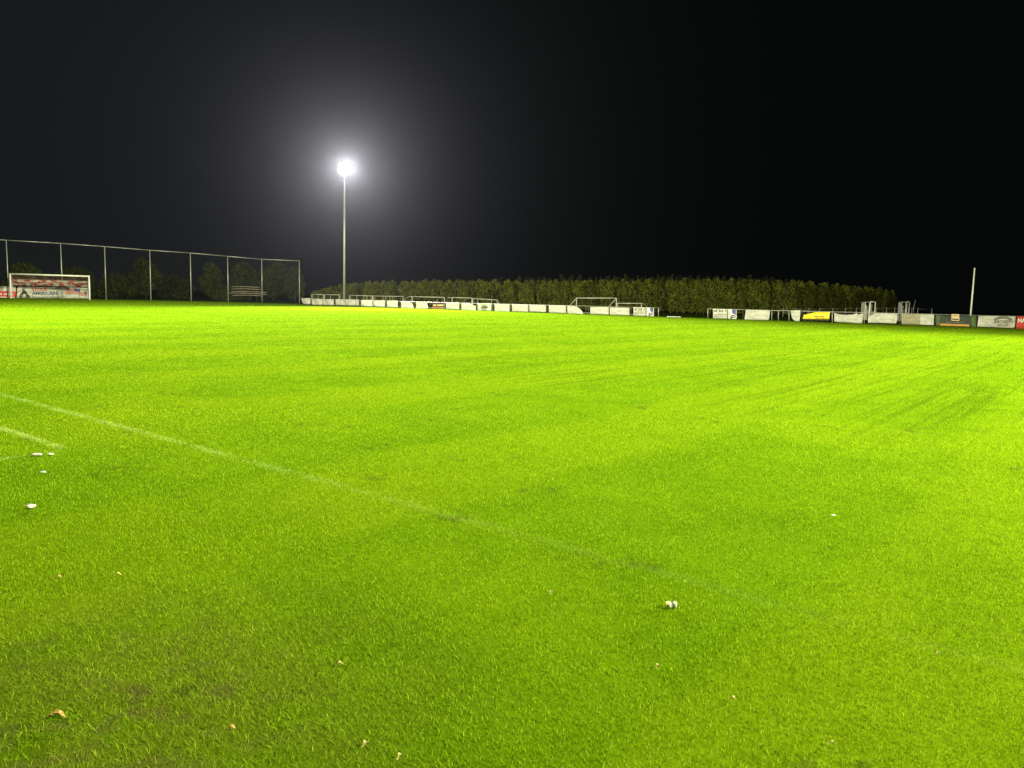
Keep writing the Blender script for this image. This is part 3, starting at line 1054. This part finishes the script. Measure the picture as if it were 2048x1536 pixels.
for k in (.27, .52, .76):
    mb.tube([rel(groot, back0.lerp(back1, k) + gb * .05 + Vector((0, 0, .9))), rel(groot, back0.lerp(back1, k) + gb * .02 + Vector((0, 0, gh - .1)))], .022, 6)
mb.build('rear_upright', m_whitenet, groot)


def net_panel(mb, c00, c10, c11, c01, nu, nv, w=0.011):
    def pt(u, v):
        return (c00 * (1 - u) * (1 - v) + c10 * u * (1 - v) + c11 * u * v + c01 * (1 - u) * v)

    def col(u, v):
        p = pt(u, v)
        s = (p - GP0).dot(gd) + p.z * 1.25 + (p - GP0).dot(gb) * .9
        s += .5 * math.sin(p.x * 1.7 + p.z * 4.1) + .35 * math.sin(p.y * 5.3 - p.z * 7)
        return 1 if (s / .9) % 2 > 1.02 or math.sin(p.x * 9.1 + p.z * 13) > .88 else 0
    ex, ey = (c10 - c00).normalized(), (c01 - c00).normalized()
    for i in range(nu + 1):
        for j in range(nv):
            a, b2 = pt(i / nu, j / nv), pt(i / nu, (j + 1) / nv)
            mb.face([rel(groot, a - ex * w), rel(groot, a + ex * w), rel(groot, b2 + ex * w), rel(groot, b2 - ex * w)], col(i / nu, (j + .5) / nv))
    for j in range(nv + 1):
        for i in range(nu):
            a, b2 = pt(i / nu, j / nv), pt((i + 1) / nu, j / nv)
            mb.face([rel(groot, a - ey * w), rel(groot, b2 - ey * w), rel(groot, b2 + ey * w), rel(groot, a + ey * w)], col((i + .5) / nu, j / nv))


mb = MB()
Z = lambda z: Vector((0, 0, z))
zlow = at(100, 571.5, (GP0.y + GP1.y) / 2 + 1.3).z
t0, t1 = GP0 + Z(gh), GP1 + Z(gh)
q0, q1 = back0 + Z(Zr), back1 + Z(Zr)
f0, f1 = back0 + gb * .45 + Z(.03), back1 + gb * .45 + Z(.03)
net_panel(mb, q0, q1, t1, t0, 72, 14, .016)
h0, h1 = back0 + gb * .1 + Z(zlow), back1 + gb * .1 + Z(zlow)
net_panel(mb, h0, h1, q1, q0, 72, 7, .02)
net_panel(mb, h0 - gb * .18 + Z(.35), h1 - gb * .18 + Z(.4), q1 - gb * .05, q0 - gb * .05, 60, 5, .017)
net_panel(mb, GP0 + Z(gh - .75), h0, q0, t0, 16, 8, .018)
net_panel(mb, GP1 + Z(gh - .75), h1, q1, t1, 16, 8, .018)
mb.build('net', [m_rednet, m_whitenet], groot)

# ------------------------------------------------------------------ portable training goals behind the boards


def training_goal(label, xl, xr, ytop_l, ytop_r, back=1.0, dback=(0.15, 1), curved=True, midbar=None, depth=1.2, rad=.034, yfoot=None, name='training_goal'):
    fl = ground(xl, (yfoot or yl(xl)) - 1.4)
    fr = ground(xr, (yfoot or yl(xr)) - 1.4)
    tl, tr_ = at(xl, ytop_l, fl.y), at(xr, ytop_r, fr.y)
    root = empty(name, (fl.x, fl.y, 0))
    tag(root, label, 'goal', 'training goals parked behind the boards')
    for f, t in ((fl, tl), (fr, tr_)):
        mb = MB()
        mb.tube([rel(root, f), rel(root, (f.x, f.y, t.z))], rad, 8)
        mb.build('post', m_frame, root)
    mb = MB()
    mb.tube([rel(root, (fl.x, fl.y, tl.z)), rel(root, (fr.x, fr.y, tr_.z))], rad, 8)
    mb.build('crossbar', m_frame, root)
    bd = Vector((dback[0], dback[1], 0)).normalized()
    rear = []
    for f, t in ((fl, tl), (fr, tr_)):
        h = t.z
        mb = MB()
        if curved:
            pts = [f + Z(h), f + bd * depth * .45 + Z(h * .98), f + bd * depth * .8 + Z(h * .8), f + bd * depth + Z(h * .45), f + bd * depth + Z(0.03)]
        else:
            pts = [f + Z(h), f + bd * depth + Z(0.03)]
        mb.tube([rel(root, p) for p in pts], rad * .7, 7)
        mb.build('side_stay', m_frame, root)
        rear.append(f + bd * depth + Z(0.04))
    mb = MB()
    mb.tube([rel(root, rear[0]), rel(root, rear[1])], rad * .7, 7)
    mb.build('rear_ground_bar', m_frame, root)
    if midbar:
        mb = MB()
        for k in midbar:
            p = fl.lerp(fr, k)
            h = tl.z + (tr_.z - tl.z) * k
            mb.tube([rel(root, p + bd * .1 + Z(0.03)), rel(root, p + bd * .06 + Z(h - .02))], rad * .6, 7)
        mb.build('net_bar', m_frame, root)
    return root


training_goal('low white goal frame left of the floodlight mast', 623.8, 646.5, 588.6, 589, midbar=[.55], curved=False)
training_goal('low white goal frame with its right post beside the floodlight mast', 649, 679.4, 589, 589.8, midbar=[.4], curved=False, dback=(-.6, 1))
training_goal('wide white goal frame right of the floodlight mast', 699.5, 744.6, 590.6, 591.8, midbar=[.3, .62, .75, .94], curved=False)
training_goal('wide white goal frame left of the two round backed goals', 745.6, 806, 591.8, 593, midbar=[.33, .42, .56, .65], curved=False, dback=(.5, 1))
training_goal('round backed white goal above the maroon banner', 824, 888.6, 593.2, 594.8, dback=(-.75, 1), depth=1.9, rad=.045)
training_goal('round backed white goal above the folded cornered banner', 904, 943.5, 595, 596, dback=(-.75, 1), depth=1.9, rad=.045)
training_goal('white goal frame with bare bars above the emblem banner', 945, 994, 597, 600, midbar=[.2, .76], curved=False, dback=(.4, 1), rad=.042)
training_goal('big white training goal standing highest above the boards', 1152.2, 1231.8, 596, 596.2, curved=False, dback=(-.8, 1), depth=2.0, rad=.052, yfoot=None)
training_goal('low white goal directly right of the big training goal', 1233.6, 1282, 606.6, 606.9, dback=(.85, 1), depth=1.2, rad=.045)

# small white bench in the gap
p0, p1 = ground(1335.5, 636.2), ground(1361.5, 636.9)
root = empty('low_bench', tuple(p0))
tag(root, 'low white bench lying in the gap of the railing', 'bench')
mb = MB()
top_z = 0.16
mb.slab([rel(root, p0 + Z(top_z)), rel(root, p1 + Z(top_z)), rel(root, p1 + Vector((0, .3, top_z))), rel(root, p0 + Vector((0, .3, top_z)))], Vector((0, 0, -.05)))
mb.build('seat', m_white, root)
for k in (.08, .92):
    p = p0.lerp(p1, k)
    mb = MB()
    mb.box(rel(root, p + Vector((0, .15, .055))), (.08, .26, .11))
    mb.build('leg', m_post, root)

# ------------------------------------------------------------------ white pole at the right
p = ground(1940.6, 651.5)
t = at(1949.4, 537.5, p.y)
q = at(1941.5, 628, p.y)
k = (t - q) / (t.z - q.z)
foot = q - k * q.z
root = empty('flagpole', (foot.x, foot.y, 0))
tag(root, 'white leaning pole rising behind the dark green banner', 'pole')
mb = MB()
mb.tube([(0, 0, 0), rel(root, foot.lerp(t, .5)), rel(root, t)], .07, 10, rads=[.085, .075, .06])
mb.build('shaft', m_white, root)
mb = MB()
mb.tube([rel(root, t), rel(root, t + Z(.07))], .05, 10, rads=[.08, .05])
mb.build('cap', m_white, root)
p = ground(1826, 641)
a, b2 = at(1826.8, 617, p.y), at(1831, 600, p.y)
root = empty('thin_rod', (p.x, p.y, 0))
tag(root, 'thin grey leaning rod right of the dimmer cabin', 'pole')
mb = MB()
mb.tube([(0, 0, 0), rel(root, a), rel(root, b2)], .025, 6)
mb.build('rod', m_galv, root)
mb = MB()
mb.box((0, 0, .04), (.2, .2, .08))
mb.build('foot', m_galv, root)

# ------------------------------------------------------------------ two steel cabins with open doors


def cabin(label, x0, x1, x2, x3, yt, yb, mat, brk):
    p = ground(x0, yb)
    Y = p.y
    f0 = p
    f1 = Vector((at(x1, yb, Y - .55).x, Y - .55, 0))
    f2 = Vector((at(x2, yb, Y - .55).x, Y - .55, 0))
    f3 = Vector((at(x3, yb, Y - .55).x, Y - .45, 0))
    H = at(x1, yt, Y - .55).z
    root = empty('steel_cabin', (f1.x, f1.y, 0))
    tag(root, label, 'cabin', 'steel cabins beyond the right hand boards')
    up = Z(H)
    th = Vector((0, .04, 0))
    mb = MB()
    for k in range(7):      # ribbed side sheet
        a, b2 = f0.lerp(f1, k / 7), f0.lerp(f1, (k + .9) / 7)
        mb.slab([rel(root, a), rel(root, b2), rel(root, b2 + Z(H * .97)), rel(root, a + Z(H * .94))], th * (1 if k % 2 else 1.6))
    mb.build('side_wall', mat, root)
    mb = MB()
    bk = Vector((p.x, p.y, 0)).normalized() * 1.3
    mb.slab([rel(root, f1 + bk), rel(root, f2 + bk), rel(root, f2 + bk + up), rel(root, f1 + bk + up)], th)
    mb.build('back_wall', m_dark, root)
    for f in (f1, f2):
        mb = MB()
        mb.tube([rel(root, f), rel(root, f + up)], .045, 6)
        mb.build('door_post', brk, root)
    mb = MB()
    mb.slab([rel(root, f0 + Z(H * .97) + Vector((-.05, 0, 0))), rel(root, f1 + up - Vector((0, .08, 0))), rel(root, f2 + up + Vector((.05, -.08, 0))), rel(root, f2 + up + bk), rel(root, f0 + Z(H) + bk)], Z(.06))
    mb.build('roof', mat, root)
    # open door: frame with a lower sheet
    d = empty('door', tuple(rel(root, f2)))
    d.parent = root
    o = Vector(root.location) + Vector(d.location)
    L = lambda q: q - o
    mb = MB()
    a, b2 = f2 + Vector((.08, -.02, 0)), f3
    zl = H * 1.04
    for q0_, q1_ in ((a + Z(.05), a + Z(zl)), (b2 + Z(.05), b2 + Z(zl)), (a + Z(zl), b2 + Z(zl)), (a + Z(.08), b2 + Z(.08))):
        mb.tube([L(q0_), L(q1_)], .06, 6)
    mb.build('door_frame', brk, d)
    mb = MB()
    mb.slab([L(a + Z(.08)), L(b2 + Z(.08)), L(b2 + Z(H * .5)), L(a + Z(H * .5))], Vector((0, .03, 0)))
    mb.build('door_sheet', mat, d)
    mb = MB()
    a2 = a.lerp(b2, .38)
    mb.slab([L(a + Z(H * .5)), L(a2 + Z(H * .5)), L(a2 + Z(H * .9)), L(a + Z(H * .9))], Vector((0, .03, 0)))
    mb.build('door_pane', mat, d)
    # things stored inside, seen through the opening
    mb = MB()
    c = f1.lerp(f2, .5) + Vector((0, .5, 0))
    w = (f2 - f1).length
    mb.box(rel(root, c + Z(H * .3)), (w * .8, .5, H * .58))
    mb.box(rel(root, c + Z(H * .72)), (w * .62, .4, H * .2))
    mb.box(rel(root, c + Z(H * .6)), (w * .3, .56, H * .1))
    mb.build('fuse_cabinet', brk, root)
    return root


cabin('brighter grey steel cabin with open framed door, nearer the yellow tarpaulin', 1721, 1728.4, 1736.6, 1749, 604.6, 640, m_sheet, m_white)
cabin('dimmer grey steel cabin with open framed door, beside the leaning rod', 1794.5, 1801, 1809, 1817, 604.6, 642, m_sheet, m_galv)

# ------------------------------------------------------------------ rack of timber rails behind the fence
p0, p1 = ground(461, 601.8), ground(533, 604.2)
root = empty('bleacher', tuple(p0))
tag(root, 'low stand of pale curved rails seen through the ball stop fence', 'stand')
Y = p0.y
rows = [(463, 573.6, 520, 575.2), (463, 578, 521, 579.4), (463, 583, 533, 585.2), (457, 586.2, 533, 589), (465, 591, 523, 592)]
for i, (x0, y0, x1, y1) in enumerate(rows):
    a, b2 = at(x0, y0, Y - i * .15), at(x1, y1, Y - i * .15)
    m = (a + b2) / 2 + Z(.07)
    mb = MB()
    mb.tube([rel(root, a), rel(root, a.lerp(m, .5) + Z(.02)), rel(root, m), rel(root, b2.lerp(m, .5) + Z(.02)), rel(root, b2)], .05, 6)
    mb.build('seat_rail', m_wood, root)
for x in (464, 481, 498, 513):
    a = at(x, 568.6 if x in (481, 513) else 573.5, Y + .1)
    mb = MB()
    mb.tube([rel(root, (a.x, a.y, 0)), rel(root, a)], .035, 6)
    mb.build('upright', m_post, root)

# ------------------------------------------------------------------ trees


def leaf_cloud(n, sampler, size, seed, flat=0.6, long_=1.2):
    r = np.random.default_rng(seed)
    c = sampler(r, n)
    a = r.normal(size=(n, 3))
    a[:, 2] = a[:, 2] * flat
    a /= np.linalg.norm(a, axis=1)[:, None]
    up = np.array([0, 0, 1.0]) + r.normal(size=(n, 3)) * .5
    b = np.cross(a, up)
    b /= np.linalg.norm(b, axis=1)[:, None] + 1e-6
    c2 = np.cross(b, a)
    s = size * (0.5 + r.random((n, 1)))
    t = s * (long_ + .8 * r.random((n, 1)))
    v = np.stack([c - b * s * .5, c + c2 * t * .5 - b * s * .1, c + b * s * .5, c - c2 * t * .5 + b * s * .1], 1).reshape(-1, 3)
    me = bpy.data.meshes.new('crown')
    me.vertices.add(len(v))
    me.vertices.foreach_set('co', v.astype(np.float32).reshape(-1))
    me.loops.add(4 * n)
    me.loops.foreach_set('vertex_index', np.arange(4 * n, dtype=np.int32))
    me.polygons.add(n)
    me.polygons.foreach_set('loop_start', np.arange(0, 4 * n, 4, dtype=np.int32))
    me.update(calc_edges=True)
    return me


def conifer_sampler(seed):
    rr = np.random.default_rng(seed)
    ph = rr.random(4) * 6.28
    spires = [(rr.uniform(-.6, .6), rr.uniform(-.4, .4), rr.uniform(.84, .97) if q > 1 else rr.uniform(.95, 1.04)) for q in range(6)]

    def f(r, n):
        k = r.choice(6, n, p=[.08, .08, .21, .21, .21, .21])
        sp = np.array(spires)[k]
        h = r.random(n) ** .9
        z = 0.06 + h * (sp[:, 2] - 0.06)
        t = r.random(n) * 6.283
        rad = (0.40 * (1 - h ** 6) * np.where(k < 2, .45, 1.0) + .03) * np.sqrt(.35 + .65 * r.random(n)) * (1 + .25 * np.sin(3 * t + ph[0] + z * 9))
        rad *= np.where(h < .12, .55, 1)
        x = sp[:, 0] * (1 - .15 * h) + rad * np.cos(t)
        y = sp[:, 1] * (1 - .35 * h) + rad * np.sin(t)
        return np.stack([x, y, z * 4.4], 1)
    return f


def trunk_mesh(h, r0, limbs, seed):
    rr = random.Random(seed)
    mb = MB()
    mb.tube([(0, 0, -.05), (rr.uniform(-.05, .05), 0, h * .4), (rr.uniform(-.08, .08), rr.uniform(-.08, .08), h * .85)], r0, 7, rads=[r0, r0 * .7, r0 * .2])
    for k in range(limbs):
        z = h * (.25 + .5 * k / limbs)
        t = rr.uniform(0, 6.28)
        L = h * .22
        mb.tube([(0, 0, z), (math.cos(t) * L * .6, math.sin(t) * L * .6, z + L * .4), (math.cos(t) * L, math.sin(t) * L, z + L * .9)], r0, 5, rads=[r0 * .45, r0 * .3, r0 * .1])
    o = mb.build('trunk', m_bark)
    me = o.data
    bpy.data.objects.remove(o)
    return me


con_mesh = [leaf_cloud(2300, conifer_sampler(40 + i), 0.12, 60 + i, .35, 2.2) for i in range(7)]
con_trunk = [trunk_mesh(3.8, .09, 5, i) for i in range(3)]
for me in con_mesh:
    me.materials.append(m_hedge)
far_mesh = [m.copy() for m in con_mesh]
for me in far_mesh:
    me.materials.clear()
    me.materials.append(m_hedge_dim)


def plant(name, crown, trunk, p, h, h0, wid, label, group, i):
    root = empty(name, tuple(p), random.random() * 6.28)
    tag(root, label, 'tree', group)
    c = bpy.data.objects.new('crown', crown)
    t = bpy.data.objects.new('trunk', trunk)
    for o in (c, t):
        COL.objects.link(o)
        o.parent = root
    root.scale = (wid, wid, h / h0)
    return root


ht = interp([(640, 580), (690, 565), (760, 562), (900, 560.5), (1100, 560), (1400, 559), (1550, 561), (1650, 566), (1740, 574), (1800, 582)])
hb = interp([(640, 606.5), (1580, 632.6), (1680, 632.8), (1800, 631.5)])
x = 640.0
i = 0
while x < 1790:
    p = ground(x, hb(x) + random.uniform(-.25, .25))
    H = at(x, ht(x) + random.uniform(-1.5, 3), p.y).z
    plant('conifer_tree', con_mesh[i % 7], con_trunk[i % 3], p, H, 4.4, random.uniform(1.25, 1.7),
          'columnar conifer growing shoulder to shoulder in the long hedge row behind the boards', 'conifers of the front hedge row', i)
    x += random.uniform(11.5, 15.5)
    i += 1
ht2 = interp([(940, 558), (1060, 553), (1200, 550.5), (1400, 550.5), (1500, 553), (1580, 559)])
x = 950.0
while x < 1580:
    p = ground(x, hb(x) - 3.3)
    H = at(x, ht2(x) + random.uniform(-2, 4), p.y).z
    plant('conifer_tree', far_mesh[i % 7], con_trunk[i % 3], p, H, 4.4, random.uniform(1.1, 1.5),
          'conifer with dimness painted into its foliage, in the taller row showing above the front hedge', 'conifers of the rear hedge row', i)
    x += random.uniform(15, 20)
    i += 1


def bush_sampler(seed, rx, h, z0, lumps=14):
    rr = np.random.default_rng(seed)
    cs = []
    for k in range(lumps):
        t = rr.random() * 6.28
        q = rr.random() ** .5
        zz = z0 + (h - z0) * rr.random() ** .8
        w = rx * (1 - ((zz - z0) / (h - z0)) ** 2 * .75)
        cs.append((q * w * .75 * math.cos(t), q * w * .75 * math.sin(t), zz * .9, rx * rr.uniform(.22, .42)))
    cs = np.array(cs)

    def f(r, n):
        k = r.integers(0, len(cs), n)
        d = r.normal(size=(n, 3))
        d /= np.linalg.norm(d, axis=1)[:, None]
        rad = cs[k, 3:4] * (.55 + .5 * r.random((n, 1)))
        p = cs[k, :3] + d * rad
        p[:, 2] = np.abs(p[:, 2])
        return p
    return f


TR = [  # px, py foot, top, half width px, name, label, crown base
    (292, 598.5, 524, 42, 'round_tree', 'dim rounded tree seen between the fourth and fifth fence posts', .8),
    (424, 600.5, 523, 30, 'round_tree', 'dim upright tree with a peaked top left of the pale curved rails', .8),
    (486, 601.5, 533, 46, 'round_tree', 'dim broad tree directly behind the pale curved rails', .7),
    (548, 602.5, 531, 46, 'round_tree', 'dim broad tree seen through the last bay of the fence', .7),
    (590, 603.5, 538, 30, 'round_tree', 'dim narrow tree behind the end post of the fence', .7),
    (352, 598.5, 560, 50, 'shrub', 'low dark shrub between the two dim peaked trees', .2),
    (236, 597, 556, 44, 'shrub', 'low dark shrub right of the goal post behind the fence', .2),
    (455, 602.5, 588, 30, 'shrub', 'low brownish shrub under the upright dim tree', .1),
    (150, 595, 541, 44, 'round_tree', 'barely lit tree standing behind the white goal', .8),
    (50, 594, 535, 46, 'round_tree', 'barely lit tree behind the left goal post and fence', .8),
]
for i, (x, yb, yt, hw, nm, lab, z0) in enumerate(TR):
    p = ground(x, yb - 2.0)
    H = at(x, yt, p.y).z
    rx = hw / F * p.y
    root = empty(nm, tuple(p))
    tag(root, lab, 'tree' if nm == 'round_tree' else 'shrub', 'dim trees behind the ball stop fence')
    me = leaf_cloud(5000 if nm == 'round_tree' else 2600, bush_sampler(200 + i, rx, H, z0, 22), .22, 300 + i)
    me.materials.append(m_tree)
    c = bpy.data.objects.new('crown', me)
    COL.objects.link(c)
    c.parent = root
    t = bpy.data.objects.new('trunk', trunk_mesh(H * .9, .14 if nm == 'round_tree' else .05, 6, i))
    COL.objects.link(t)
    t.parent = root

# ------------------------------------------------------------------ litter and leaves on the turf
m_paper = noisy('white_paper', (0.28, 0.28, 0.25), (0.42, 0.42, 0.38), 30, 0.7)
m_leaf = noisy('brown_leaf', (0.20, 0.12, 0.02), (0.32, 0.20, 0.05), 40, 0.8)
m_leaf2 = noisy('tan_leaf', (0.26, 0.21, 0.06), (0.36, 0.30, 0.10), 40, 0.8)


def crumple(name, label, px, py, w, d, h, mat, cat='litter', group=None, seed=0, z=0.016):
    rr = random.Random(seed)
    p = ground(px, py)
    mb = MB()
    bmesh.ops.create_icosphere(mb.bm, subdivisions=2, radius=.5)
    for v in mb.bm.verts:
        k = 1 + rr.uniform(-.22, .22)
        v.co = Vector((v.co.x * w * k, v.co.y * d * k, max(-.45, v.co.z) * h * k + h * .42))
    o = mb.build(name, mat)
    o.location = (p.x, p.y, z)
    tag(o, label, cat, group)
    return o


crumple('crumpled_cup', 'crushed white cup lying alone at the lower left', 62, 1020, .07, .045, .03, m_paper, 'cup', seed=3)
crumple('paper_scrap', 'larger white paper scrap beside the marked corner', 73, 914, .085, .06, .022, m_paper, 'paper', seed=4)
crumple('paper_scrap', 'thin white paper scrap just right of the larger scrap', 102, 912.5, .06, .035, .015, m_paper, 'paper', seed=5)
crumple('paper_scrap', 'short white scrap between the marked corner and the crushed cup', 86, 949, .05, .03, .016, m_paper, 'paper', seed=6)
crumple('paper_scrap', 'tiny white scrap on the turf towards the right', 1666, 1035, .042, .02, .010, m_paper, 'paper', seed=7)
# small white and lime objects side by side
for dx, w, mat, lab in ((-11, .011, noisy('lime_plastic', (.5, .62, .03), (.6, .7, .05), 30, .4), 'lime green bottle cap beside the two white ones'),
                        (-3, .02, m_paper, 'middle white bottle cap next to the lime green one'), (7.5, .018, m_paper, 'white bottle cap set slightly apart on the right')):
    p = ground(1341 + dx, 1219)
    mb = MB()
    mb.tube([(0, 0, 0), (0, 0, .028), (0, 0, .034)], .01, 14, rads=[w * .62, w * .62, w * .5])
    o = mb.build('bottle_cap', mat)
    o.location = (p.x, p.y, .012)
    o.rotation_euler = (.35, random.uniform(-.2, .2), 0)
    tag(o, lab, 'bottle cap', 'caps lying together on the turf')


def leaf(label, px, py, L, Wd, mat, ang, seed):
    rr = random.Random(seed)
    L, Wd = L * .8, Wd * .75
    p = ground(px, py)
    mb = MB()
    n = 8
    rows = []
    for i in range(n + 1):
        t = i / n
        w = Wd * math.sin(math.pi * min(1, t * .97 + .02)) ** .8 * (1 + .3 * math.sin(i * 2.3))
        zc = .012 * math.sin(t * 3.3)
        rows.append([mb.bm.verts.new((-L / 2 + L * t, s * w / 2, zc + abs(s) * w * .35 * rr.uniform(.4, 1.2))) for s in (-1, 0, 1)])
    for r0, r1 in zip(rows, rows[1:]):
        for k in range(2):
            mb.bm.faces.new((r0[k], r1[k], r1[k + 1], r0[k + 1]))
    r = bmesh.ops.extrude_face_region(mb.bm, geom=list(mb.bm.faces))
    bmesh.ops.translate(mb.bm, vec=(0, 0, -.0015), verts=[v for v in r['geom'] if isinstance(v, bmesh.types.BMVert)])
    blade = mb.build('fallen_leaf', mat)
    blade.location = (p.x, p.y, .017)
    blade.rotation_euler = (rr.uniform(-.3, .3), rr.uniform(-.3, .3), ang)
    tag(blade, label, 'leaf', 'fallen leaves on the turf')
    mb = MB()
    mb.tube([(-L / 2, 0, 0), (-L * .75, .004, .004)], .0012, 5)
    mb.build('stalk', mat, blade)
    return blade


leaf('large curled brown leaf in the worn corner at the lower left', 112, 1443, .085, .05, m_leaf, .15, 1)
leaf('small tan leaf standing by itself, left of centre', 680, 1337, .035, .02, m_leaf2, .4, 2)
leaf('tan leaf near the lower edge, left of its brighter neighbour', 731, 1500, .034, .022, m_leaf2, 1.0, 3)
leaf('bright narrow tan leaf at the lower edge of the view', 799, 1523, .036, .014, m_leaf2, 1.3, 4)
leaf('small orange brown leaf right of the worn corner', 465, 1466, .03, .018, m_leaf, .2, 5)
leaf('pale leaf beside a dark scuff right of centre', 1316, 1341, .03, .016, m_leaf2, .8, 6)
leaf('pale leaf in the lower right of the turf', 1466, 1406, .03, .014, m_leaf2, .1, 7)
leaf('pale leaf far up on the left turf, above the brown fleck', 237, 1156, .035, .02, m_leaf2, .5, 8)
leaf('brown fleck of leaf on the left turf above the straggly grass', 118, 1161, .035, .018, m_leaf, .2, 9)
leaf('small pale leaf near the middle below the faint line', 1104, 1192, .03, .018, m_leaf2, 1.1, 10)
leaf('thin pale leaf low on the right side', 1664, 1497, .03, .01, m_leaf2, .05, 11)
leaf('thin pale leaf right of the caps on the worn line', 1875, 1316, .03, .01, m_leaf2, .2, 12)

# ------------------------------------------------------------------ haze volume added to give the lens glare as a glow
m_haze = bpy.data.materials.new('glare_haze')
m_haze.use_nodes = True
nt = m_haze.node_tree
for n in list(nt.nodes):
    if n.type == 'BSDF_PRINCIPLED':
        nt.nodes.remove(n)
pv = N(nt, 'ShaderNodeVolumePrincipled')
pv.inputs['Color'].default_value = (0.85, 0.85, 1.0, 1)
pv.inputs['Density'].default_value = 0.0000125
pv.inputs['Anisotropy'].default_value = 0.87
nt.links.new(pv.outputs[0], nt.nodes['Material Output'].inputs['Volume'])
m_haze.cycles.volume_sampling = 'EQUIANGULAR'
m_haze.cycles.homogeneous_volume = True
mb = MB()
mb.box((0, 0, 10.5), (2 * R + 4, 2 * R + 4, 23))
o = mb.build('haze', m_haze)
tag(o, 'thin haze added to stand in for lens glare round the floodlight', 'haze', kind='stuff')
o.display_type = 'WIRE'
